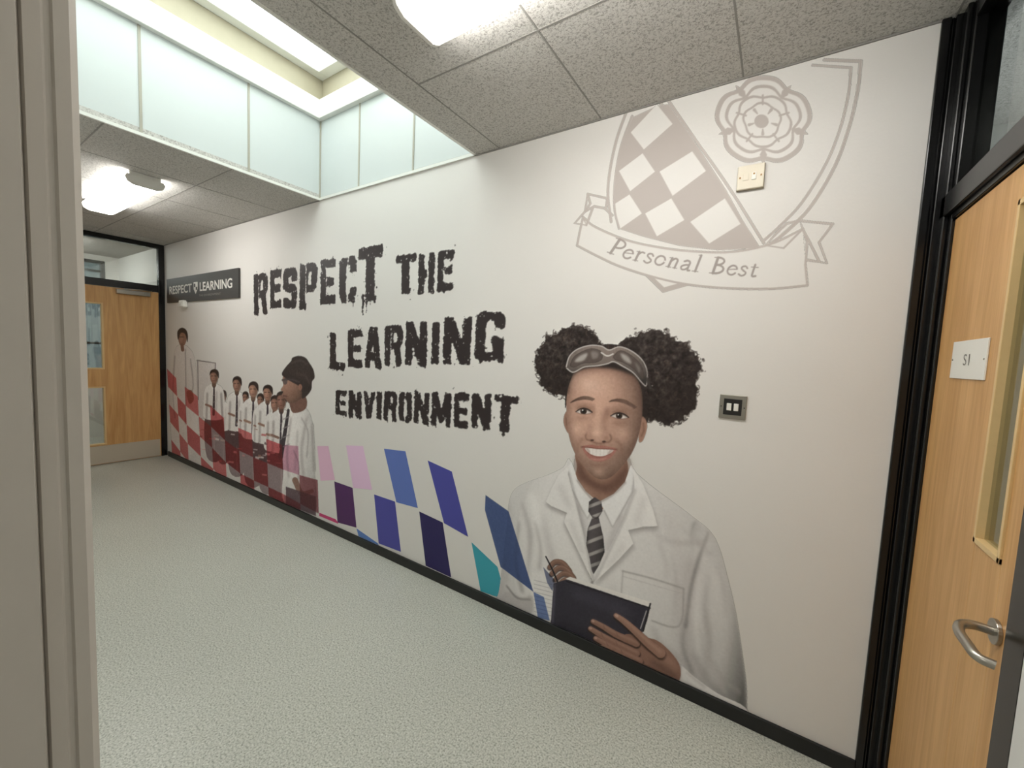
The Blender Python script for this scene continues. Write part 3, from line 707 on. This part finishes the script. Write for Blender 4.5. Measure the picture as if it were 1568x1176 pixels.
cs([(1040,800),(1060,822),(1090,850)],(2,6),(184,176,174),.65,.009)
cs([(1030,850),(1036,900),(1030,960)],(1,5,1),(182,174,172),.7,.007)
cs([(800,770),(812,820),(808,880)],(3,8,3),(172,164,162),.7,.010)
cs([(830,790),(840,830),(850,870)],(6,12),(190,182,180),.6,.014)
cs([(820,800),(828,840),(826,870)],(3,6),(172,164,162),.6,.008)
cs([(795,800),(790,860),(800,905)],(3,6),(146,138,137),.65,.008)
cs([(784,790),(780,850),(776,890)],(2,4),(184,176,174),.6,.007)
cs([(815,760),(826,800)],12,(232,226,223),.8,.016)
cs([(1060,1000),(1090,1050),(1130,1085)],(4,8),(152,144,143),.6,.01)
cs([(1070,960),(1085,1010),(1110,1060)],(2,5),(184,176,174),.8,.008)
cs([(1090,1010),(1108,1040),(1132,1060)],(2,5),(164,156,154),.7,.008)
cs([(1096,860),(1108,900),(1112,950)],(1,5,1),(176,168,166),.7,.008)
cs([(935,900),(960,960)],16,(198,190,188),.4,.02)
cs([(1000,960),(1010,985),(1040,1010)],(5,9),(160,152,150),.6,.012)
cs([(908,888),(903,905)],3,(120,112,111),.9,.003)
cv.line([(953,874),(1000,886),(1047,901)],1.8,(150,142,140),.9,.003,clip=cm);cv.line([(954,874),(951,916)],1.6,(165,157,155),.9,.003,clip=cm);cv.line([(1047,901),(1044,950),(1030,960),(998,950)],1.8,(150,142,140),.9,.003,clip=cm)
cv.line([(953,882),(1046,909)],1,(186,178,176),.9,.002,clip=cm)
# --- neck
cv.fill([(886,690),(884,715),(881,735),(893,768),(914,782),(942,766),(961,735),(960,700),(955,680)],(150,114,98))
cv.fill([(884,700),(903,730),(928,740),(952,718),(962,700),(961,735),(933,755),(902,744),(884,728)],(100,70,59),.85,.012)
cv.line([(892,742),(907,766)],5,(172,134,116),.7,.01);cv.line([(948,735),(934,760)],4,(112,80,68),.6,.01);cv.line([(918,750),(917,775)],3,(122,90,76),.5,.008)
# --- shirt
sh=[(872,706),(868,722),(880,765),(895,820),(908,886),(925,850),(945,815),(972,745),(967,712),(962,740),(940,766),(916,782),(893,762),(881,735)]
cv.fill(sh,(214,208,206))
cv.line([(886,772),(897,820)],6,(182,174,172),.8,.01);cv.line([(950,790),(930,840)],7,(186,178,176),.8,.01)
cv.fill([(875,706),(869,720),(874,745),(890,778),(899,793),(906,779),(915,768),(897,752),(884,733)],(228,223,221),smooth=False)
cv.fill([(966,712),(973,726),(968,752),(950,785),(938,806),(926,782),(918,768),(940,756),(957,738)],(228,223,221),smooth=False)
cv.line([(870,722),(875,747),(891,779),(900,794),(908,779)],1.3,(150,142,140),.9,.003,smooth=False)
cv.line([(972,728),(968,754),(950,787),(938,807),(925,781)],1.3,(150,142,140),.9,.003,smooth=False)
cv.line([(884,735),(897,753),(915,768),(940,756),(958,738)],1.8,(110,92,86),.8,.004)
# --- tie
tie=[(902,768),(911,761),(921,768),(923,782),(917,792),(924,822),(926,845),(917,866),(909,879),(901,862),(897,840),(900,810),(907,792),(901,783)]
tm=cv.mask(tie,False);cv.fill(tie,(78,71,73),smooth=False)
for k,y in enumerate([772,790,806,826,846,864]):
    cv.line([(893,y+7),(930,y-7)],5,(168,160,156),.85,.0015,clip=tm)
cv.modul(tm,.5*(cv.ball(914,820,14,80,(-.5,-.1,.85))-.75))
cv.line([(901,788),(913,793),(922,786)],2,(38,34,36),.8,.003,clip=tm);cv.line([(899,800),(898,850)],4,(40,36,38),.4,.006,clip=tm)
# --- lapels
lap=[(872,712),(856,727),(846,746),(836,768),(846,776),(868,785),(864,799),(880,832),(905,884),(909,890),(903,855),(893,815),(880,765),(870,726)]
rap=[(970,717),(985,742),(1000,780),(1007,806),(985,806),(962,812),(970,832),(948,856),(910,892),(918,870),(938,830),(955,795),(972,750)]
cv.fill([(x-1,y+5) for x,y in lap],(140,132,130),.6,.008,smooth=False,clip=cm)
cv.fill([(x+2,y+6) for x,y in rap],(140,132,130),.6,.008,smooth=False,clip=cm)
cv.fill(lap,(226,220,217),smooth=False);cv.fill(rap,(228,222,219),smooth=False)
cv.line([(872,724),(882,765),(894,815),(908,888)],2,(146,138,137),.7,.005);cv.line([(973,750),(955,797),(935,840),(911,890)],2.2,(146,138,137),.7,.005)
cv.line([(846,776),(868,786)],1.3,(150,142,140),.8,.002,smooth=False)
cv.line([(1007,806),(963,812)],1.3,(150,142,140),.8,.002,smooth=False)
cv.line([(858,745),(872,775)],9,(206,199,196),.7,.012);cv.line([(985,765),(975,800)],9,(206,199,196),.7,.012)
cv.line([(875,800),(892,845)],6,(204,197,194),.6,.01);cv.line([(955,835),(930,868)],6,(204,197,194),.6,.01)
# --- hair
lp=[(870,606),(850,604),(838,597),(826,581),(821,557),(826,537),(838,517),(856,507),(874,502),(891,501),(904,506),(914,517),(918,532),(898,548),(882,565),(874,585)]
rp=[(950,530),(964,517),(979,510),(1000,507),(1023,513),(1042,525),(1058,538),(1072,552),(1067,576),(1069,600),(1060,624),(1047,641),(1029,651),(1012,647),(1002,638),(990,642),(985,600),(975,560)]
cap=[(866,625),(866,598),(869,572),(880,550),(900,534),(930,527),(962,532),(985,548),(994,580),(996,615),(992,645),(984,650),(975,600),(950,570),(910,565),(880,580),(872,600)]
cv.fill(cap,HAIR)
n1=cv.noise(.006,11);n2=cv.noise(.014,12);n3=cv.noise(.003,13)
full=(slice(0,cv.nz),slice(0,cv.nx))
for P,sd,bc in((lp,1,(868,552,52,54)),(rp,2,(1022,580,58,76))):
    m=gk(cv.mask(P),.014/cv.res)+.13*n1+.12*n2+.05*n3
    m=gk(np.clip((m-.42)*5+.5,0,1)*(gk(cv.mask(P),.022/cv.res)>.10),.45)
    cv.comp(full,m,HAIR)
    r=np.random.RandomState(sd+10);Q=cr_closed(P,8);c0=Q.mean(0)
    for k in range(120):
        p=Q[r.randint(len(Q))];d=(p-c0)/np.linalg.norm(p-c0);a=r.uniform(0,6.28);R=r.uniform(1.5,4)
        p=p+d*r.uniform(-3,2)
        cv.line([(p[0]+R*math.cos(a+q),p[1]+R*math.sin(a+q)) for q in(0,.8,1.6,2.4)],r.uniform(.8,1.5),HAIR,r.uniform(.4,.9),.0008)
    sh_=np.clip(cv.ball(*bc,L=(-.35,-.6,.7)),0,1)
    cv.grain(m,(n1*8+n3*6)*(.35+sh_)+sh_**3*8)
    hm=m
    for k in range(260):
        t=r.uniform(0,1)**.6;p=c0+(Q[r.randint(len(Q))]-c0)*t;a=r.uniform(0,6.28);R=r.uniform(2,5)
        arcp=[(p[0]+R*math.cos(a+q),p[1]+R*math.sin(a+q)) for q in(0,.7,1.4,2.1)]
        cv.line(arcp,r.uniform(.7,1.4),HL if r.rand()>.5 else (16,11,10),r.uniform(.2,.5),.0015,clip=hm)
# --- ears
cv.fill([(982,640),(988,641),(991,652),(988,666),(983,676),(978,673)],(156,118,101));cv.line([(985,647),(986,659),(982,668)],1.8,(104,74,62),.8,.003)
cv.fill([(869,632),(865,634),(863,645),(866,656),(871,662)],(148,111,95));cv.line([(867,639),(868,651)],1.4,(98,70,60),.8,.003)
# --- face
face=[(884,566),(873,585),(868,608),(868,635),(870,658),(875,680),(885,702),(898,719),(910,730),(922,734),(936,730),(951,716),(966,696),(977,670),(983,640),(984,612),(980,590),(968,572),(940,562),(910,561)]
fm=cv.mask(face);cv.fill(face,(186,147,129))
cv.modul(fm,.70*(cv.ball(920,645,70,112,(-.22,-.22,.94))-.87))
def fs(P,w,c,op,bl):cv.line(P,w,c,op,bl,clip=fm)
def fe(cx,cy,rx,ry,c,op,bl,rot=0):cv.fill(ell(cx,cy,rx,ry,rot),c,op,bl,False,clip=fm)
fs([(884,564),(935,561),(975,580),(984,615)],10,(104,74,62),.75,.016)
fs([(982,620),(980,665),(965,700),(945,724)],8,(120,87,73),.65,.015)
fs([(872,590),(869,640),(876,685),(894,714)],6,(132,98,84),.65,.012)
fs([(898,724),(922,737),(944,726)],6,(114,82,70),.75,.012)
fe(910,592,24,13,(214,178,159),.65,.028)
fe(902,589,10,6,(226,194,176),.5,.012)
fe(886,660,9,9,(212,171,152),.75,.017);fe(955,667,10,10,(203,162,143),.75,.018)
fe(884,656,4,3.4,(228,196,178),.55,.010);fe(953,662,4,3.4,(218,184,165),.5,.010)
fe(917,722,8,5,(206,168,149),.7,.012)
# sockets and nose bridge
fe(893,623,14,7,(142,106,90),.6,.011);fe(949,629,16,7,(135,100,85),.6,.011)
fe(893,640,11,3,(150,113,97),.5,.007);fe(949,648,12,3,(143,107,92),.5,.007)
fe(908,629,3.6,9,(140,103,88),.6,.008);fe(930,632,4,9,(132,96,82),.6,.008)
fs([(917,618),(915,645),(914,660)],4.6,(216,180,161),.7,.009)
fs([(925,634),(925,650),(929,662)],5,(142,106,91),.65,.010)
fs([(905,640),(904,654),(901,662)],3,(156,119,103),.5,.008)
fe(914,663,6.2,5,(220,184,166),.75,.008)
fe(903,668.5,4.2,4,(168,130,113),.6,.005);fe(929,670.5,4.8,4.4,(156,118,102),.6,.005)
fs([(898,664),(896.8,669),(899.5,673.5),(904,674)],1.7,(110,76,64),.75,.003);fs([(934,665),(936.4,671),(933,676.5),(928,677)],1.9,(102,70,58),.75,.003)
fs([(904,675),(911,677.5),(917,679),(926,678.5)],2.0,(98,66,56),.6,.003)
fe(907,674,2.8,1.4,(54,34,29),.85,.0018);fe(925,676.2,3.0,1.5,(50,31,26),.85,.0018)
fe(916,672.5,4,2,(190,152,134),.5,.004)
fs([(907,681),(926,683)],4,(150,113,98),.5,.007);fs([(913,679),(913.5,682)],2,(140,104,90),.4,.003)
# eyes
for cx_,cy_,w,tl in((894,630,11.6,.05),(948.5,637,12.8,.10)):
    c_,s_=math.cos(tl),math.sin(tl)
    def tr(pts):return [(cx_+x*c_-y*s_,cy_+x*s_+y*c_) for x,y in pts]
    alm=tr([(-w,1),(-w*.55,-2.8),(0,-4.2),(w*.6,-2.8),(w,1.2),(w*.5,3.4),(-w*.1,4.0),(-w*.6,3.1)])
    em=cv.mask(alm);cv.fill(alm,(206,196,190))
    cv.fill(ell(cx_-.3,cy_-.4,5.0,5.0),(56,38,31),1,.001,False,clip=em);cv.fill(ell(cx_-.3,cy_-.4,2.4,2.4),(12,9,8),1,0,False,clip=em)
    cv.line(tr([(-w,-.6),(0,-3.6),(w,-.4)]),2.2,(84,64,58),.55,.002,clip=em)
    cv.fill(ell(cx_-1.7,cy_-2.0,1.1,1.1),(242,238,234),1,0,False)
    cv.line(tr([(-w-.5,1.2),(-w*.55,-3.2),(0,-4.7),(w*.6,-3.2),(w+1.4,.6)]),(1.3,2.6,1.9),(36,24,21),.92,.0014)
    cv.line(tr([(-w,1.2),(-w*.5,3.5),(0,4.4),(w*.5,3.7),(w,1.6)]),1.0,(92,62,52),.65,.002)
    cv.line(tr([(-w*.9,-4.6),(0,-8),(w*.9,-4.8)]),1.2,(112,79,66),.65,.003)
for k in range(26):
    t=k/25.;wd=1.5+1.2*math.sin(math.pi*min(1,t*1.1))
    x=874+t*33;y=617-8*math.sin(t*2.2+.25)
    cv.line([(x,y+wd),(x+3.4,y-wd*.8)],1.5,(66,47,40),.6,.0014)
    x=933+t*38;y=616-5*math.sin(t*2.4+.5)+t*t*9
    cv.line([(x,y+wd),(x+3.6,y-wd*.5)],1.5,(62,44,37),.6,.0014)
# mouth
cv.fill([(891.5,684),(899,681.6),(907,680.8),(914.5,682.6),(922,682),(933,684),(944,687.5),(938,698),(929,704.6),(916,706.8),(904,703),(896,694.5)],(164,110,99),.95,.001)
cv.fill([(896,686),(905,686.2),(915,687.4),(928,688),(939.5,689.4),(932,695.4),(922,698.6),(910,697.4),(901,692.6)],(226,217,211))
cv.fill([(896,686),(900,686),(904,692),(901,692.6)],(150,120,110),.5,.002);cv.fill([(939.5,689.4),(934,689),(930,695.5),(933,695)],(150,120,110),.5,.002)
for x in(903,908,913.5,919.5,925,930.5):cv.line([(x,686.8),(x-.2,696.5)],.6,(186,172,165),.5,.001)
cv.line([(891.5,684),(905,685.4),(915,686.8),(929,687.4),(944,688)],1.2,(104,62,56),.8,.0015)
cv.line([(899,692.5),(909,698.4),(922,699.6),(935,695)],.9,(120,72,65),.7,.0015)
cv.line([(905,702.6),(917,704),(928,702)],2,(196,144,132),.75,.003)
fe(890.8,684.6,1.6,1.6,(110,74,64),.6,.003);fe(944.8,688.3,1.6,1.6,(104,68,58),.6,.003)
fs([(894,670),(886,679),(884.5,690)],2.2,(132,96,81),.7,.006);fs([(943,674),(951,682),(951,694)],2.6,(124,88,74),.7,.006)
fs([(904,710.5),(917,713),(931,710)],3,(138,102,88),.6,.005)
cv.grain(fm,cv.noise(.003,21)*1.6+cv.noise(.02,22)*1.0)
# hairline
cv.line([(869,602),(873,582),(884,566)],3,HAIR,.7,.007);cv.line([(975,575),(985,596),(987,638)],4,HAIR,.8,.006)
cv.fill([(872,574),(884,557),(905,549),(940,549),(972,563),(984,584),(970,575),(940,565),(905,563),(884,569)],HAIR,.95,.006)
for k in range(50):
    r=np.random.RandomState(k+90);x=r.uniform(878,982);y0=528+abs(x-930)**2*.009
    cv.line([(x,y0),(x+(x-930)*.12,y0+18)],1,HL,.4,.001)
# --- safety goggles: clear wrap lenses, slim pale frame
rim=[(867,563),(872,546),(884,535),(903,529),(921,530),(933,536),(949,531),(968,538),(984,552),(991,570),(990,590),(983,586),(970,571),(954,561),(940,554),(930,557),(915,560),(895,562),(878,570)]
rm=cv.mask(rim)
cv.fill(rim,(120,108,102),.8);cv.modul(rm,.5*(cv.ball(928,560,70,34,(-.2,-.8,.6))-.5))
cv.line(list(rim)+[rim[0]],1.7,(204,196,191),.9,.0012);cv.line([(x,y+1.6) for x,y in rim[8:18]],1.1,(84,74,70),.7,.001)
for q in([(873,560),(879,547),(891,539),(906,534),(920,538),(922,549),(911,555),(893,556),(880,562)],[(939,546),(950,537),(966,544),(979,556),(985,570),(984,580),(971,565),(955,555),(943,551)]):
    cv.fill(q,(80,68,63),.8,.002);cv.line(q+[q[0]],1.1,(64,54,50),.7,.001)
cv.fill([(880,554),(888,545),(900,541),(894,552)],(196,188,183),.75,.004);cv.fill([(906,538),(916,540),(915,548),(907,549)],(150,140,136),.6,.004)
cv.fill([(950,541),(962,546),(967,557),(956,552)],(184,176,171),.75,.004);cv.fill([(972,555),(980,563),(979,571)],(144,136,132),.6,.004)
cv.line([(921,540),(930,545),(939,542)],2.2,(212,204,199),.9,.001)
cv.line([(991,580),(996,594)],4,(60,52,50),.9,.001)
# --- notes, pen hand, book, front hand
cv.fill([(815,876),(849,884),(846,950),(812,938)],(222,216,213),smooth=False)
for y in range(888,940,6):cv.line([(818,y),(845,y+7)],.9,(165,158,160),.7,.001,smooth=False)
cv.fill([(776,905),(800,915),(815,912),(815,938),(790,935),(768,925)],(176,168,166),.8,.006)
cv.line([(776,897),(792,915),(812,918)],2.4,(120,112,112),.8,.004)
HS=(124,92,79)
for P,w in(([(842,868),(850,860),(862,862),(872,874)],(7,8)),([(845,878),(856,869),(868,872),(878,884)],(7,8)),([(850,887),(862,878),(874,881),(882,892)],(6,8)),([(856,894),(866,887),(878,892)],(6,7))):
    cv.line([(p[0],p[1]+1.5) for p in P],tuple(v+1.5 for v in w),(58,40,34),.8,.002)
    cv.line(P,w,HS);cv.line([(p[0],p[1]-1.5) for p in P],2,(162,126,110),.7,.003)
cv.line([(836,852),(846,872),(858,900)],(2,2.6),(26,22,26))
book=[(848,893),(868,887),(996,927),(991,950),(984,968),(965,985),(940,990),(905,992),(843,962)]
cv.fill(book,(50,46,56),smooth=False)
cv.fill([(866,886),(873,883),(997,922),(996,930)],(226,219,214),smooth=False);cv.line([(868,890),(996,931)],1.6,(26,22,28),.9,.001,smooth=False)
cv.line([(850,896),(846,958)],3,(96,90,104),.7,.004,smooth=False);cv.line([(880,908),(960,936)],14,(76,72,84),.6,.022);cv.line([(860,955),(920,980)],12,(34,30,38),.6,.02)
cv.line([(996,924),(985,966)],2.4,(30,26,30),1,.001,smooth=False);cv.line([(990,935),(981,962)],1.6,(205,198,194),.8,.001,smooth=False)
cv.fill([(1040,1018),(1062,1035),(1100,1062),(1140,1082),(1150,1110),(1080,1085),(1036,1046)],(222,216,213),.95);cv.line([(1042,1018),(1040,1034),(1036,1048)],2.2,(128,120,119),.9,.004)
cv.line([(1050,1046),(1090,1070)],5,(170,162,160),.7,.008);cv.line([(1052,1030),(1080,1052)],2,(176,168,166),.7,.005)
cv.fill([(955,972),(985,975),(1012,984),(1040,1016),(1038,1044),(1010,1036),(975,1018),(950,1000)],(136,101,87))
cv.line([(1000,1014),(1036,1036)],9,(98,71,60),.7,.012);cv.line([(1000,992),(1030,1016)],8,(164,126,109),.6,.012)
for P,w in(([(908,951),(925,960),(945,972),(975,985)],(7,9,11)),([(904,962),(922,973),(944,985),(975,1000)],(7,9.5,11)),([(912,977),(930,987),(952,998),(980,1012)],(7,9,10.5)),([(922,990),(940,998),(962,1010),(990,1024)],(6,8,9.5))):
    cv.line([(p[0],p[1]+2) for p in P],tuple(v+2 for v in w),(50,34,30),.85,.002)
    cv.line(P,w,(138,102,88));cv.line([(p[0]+1,p[1]-1.6) for p in P],3,(182,144,126),.6,.005)
    cv.fill(ell(P[0][0]+.2,P[0][1]-.3,2.6,1.9,.5),(194,158,142),.7,.001,False)
    for q in(1,2):cv.line([(P[q][0]-1,P[q][1]-3.6),(P[q][0]+1.5,P[q][1]+2.6)],.9,(98,70,60),.55,.002)
th_=[(943,942),(957,952),(975,968),(992,984),(1012,1000)]
cv.line([(x+1,y+3) for x,y in th_],(9,12,15,16),(46,30,26),.8,.003);cv.line(th_,(7,10,12,15),(148,111,96));cv.line([(x+1,y-1.6) for x,y in th_],3.2,(192,154,136),.6,.006)
cv.fill(ell(944.5,942.5,3.2,2.2,.6),(196,162,146),.75,.001,False)
cv.line([(1004,994),(1024,1008),(1036,1026)],6,(166,128,111),.6,.012)
# translucent blue checks crossing the coat
ck=[(735,752),(779,783),(817,906),(767,868)]
cv.fill(ck,(66,82,140),.85,smooth=False,mode='mul')
cv.fill(ck,(58,80,128),.5,smooth=False)
cv.fill([(817,906),(833,914),(842,950),(824,946)],(70,100,170),.75,smooth=False,mode='mul')
cv.fill([(832,868),(850,888),(846,905),(838,892)],(70,80,120),.7,smooth=False,mode='mul')
cv.grain((cv.a>.5)*1.,cv.noise(.0028,31)*1.3)
cv.mesh('schoolgirl_wall_mural',-.0016)

# ------------------------------------------------------------------ fittings on the mural wall
sb=empty('direction_sign')
boxes('panel',[(-5.88,-4.14,-.018,-.0005,1.79,2.055)],M_sign,sb,.002)
textmesh('word_a','RESPECT',lambda t,s:(-5.80+.62*t,-.0186,1.885+.085*s),M_signtxt,sb,offset=.02)
textmesh('word_b','LEARNING',lambda t,s:(-4.98+.72*t,-.0186,1.885+.085*s),M_signtxt,sb,offset=.02)
textmesh('strap','THE ENVIRONMENT',lambda t,s:(-5.0+.5*t,-.0186,1.83+.02*s),mat('sign_small_text',(140,136,132),.5),sb)
prism('emblem',[(-5.13,1.98),(-5.03,1.98),(-5.03,1.91),(-5.08,1.86),(-5.13,1.91)],1,-.0192,-.0183,M_signtxt,sb)
boxes('emblem_check',[(-5.12,-5.085,-.0197,-.0192,1.93,1.965),(-5.075,-5.04,-.0197,-.0192,1.9,1.93)],M_sign,sb)
pr=empty('motion_sensor');a=W([(285,466)])[0]
boxes('sensor_body',[(a[0]-.06,a[0]+.06,-.05,-.0005,a[1]-.035,a[1]+.04)],M_white,pr,.012)
boxes('sensor_lens',[(a[0]-.035,a[0]+.035,-.056,-.048,a[1]-.028,a[1]+.005)],M_signtxt,pr,.004)
# light switch: steel plate, dark insert, two rockers
ls=empty('light_switch');x,z=-.132,1.230
boxes('plate',[(x-.046,x+.046,-.007,-.0005,z-.046,z+.046)],M_steel,ls,.002)
boxes('insert',[(x-.031,x+.031,-.0085,-.006,z-.031,z+.031)],M_dark,ls,.001)
boxes('rockers',[(x-.020,x-.004,-.0115,-.008,z-.014,z+.014),(x+.004,x+.020,-.0115,-.008,z-.014,z+.014)],M_white,ls,.0015)
boxes('screws',[(x-.041,x-.037,-.008,-.0065,z-.002,z+.002),(x+.037,x+.041,-.008,-.0065,z-.002,z+.002)],M_dark,ls)
# fused spur on the crest
fsu=empty('fused_spur_socket');x,z=-.138,2.082
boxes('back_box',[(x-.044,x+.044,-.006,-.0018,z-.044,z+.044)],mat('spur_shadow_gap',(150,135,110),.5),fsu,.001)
boxes('plate',[(x-.043,x+.043,-.016,-.005,z-.043,z+.043)],M_cream,fsu,.003)
boxes('rocker',[(x+.004,x+.018,-.020,-.015,z-.013,z+.013)],M_white,fsu,.001)
boxes('fuse_carrier',[(x-.024,x-.006,-.018,-.015,z-.012,z+.012)],M_cream,fsu,.001)
boxes('screws',[(x-.036,x-.031,-.0175,-.0155,z-.003,z+.003),(x+.031,x+.036,-.0175,-.0155,z-.003,z+.003),(x+.008,x+.014,-.0205,-.0198,z+.004,z+.010)],mat('brass_screw',(120,90,50),.4,metal=.7),fsu)

# ------------------------------------------------------------------ world / camera
w=bpy.data.worlds.new('overcast_sky');bpy.context.scene.world=w;w.use_nodes=True
bg=w.node_tree.nodes['Background'];bg.inputs[0].default_value=(.93,.97,1,1);bg.inputs[1].default_value=5.2
sc=bpy.context.scene
sc.view_settings.view_transform='Standard';sc.view_settings.look='None'
sc.view_settings.exposure=0.05
cam=bpy.data.cameras.new('camera');co=bpy.data.objects.new('camera',cam);sc.collection.objects.link(co)
cam.sensor_width=36;cam.sensor_fit='HORIZONTAL';cam.lens=36*FPX/1568;cam.clip_start=.01
M=Matrix(((CR[0],CU[0],-CF[0],0),(CR[1],CU[1],-CF[1],-D),(CR[2],CU[2],-CF[2],ZC),(0,0,0,1)))
co.matrix_world=M;sc.camera=co
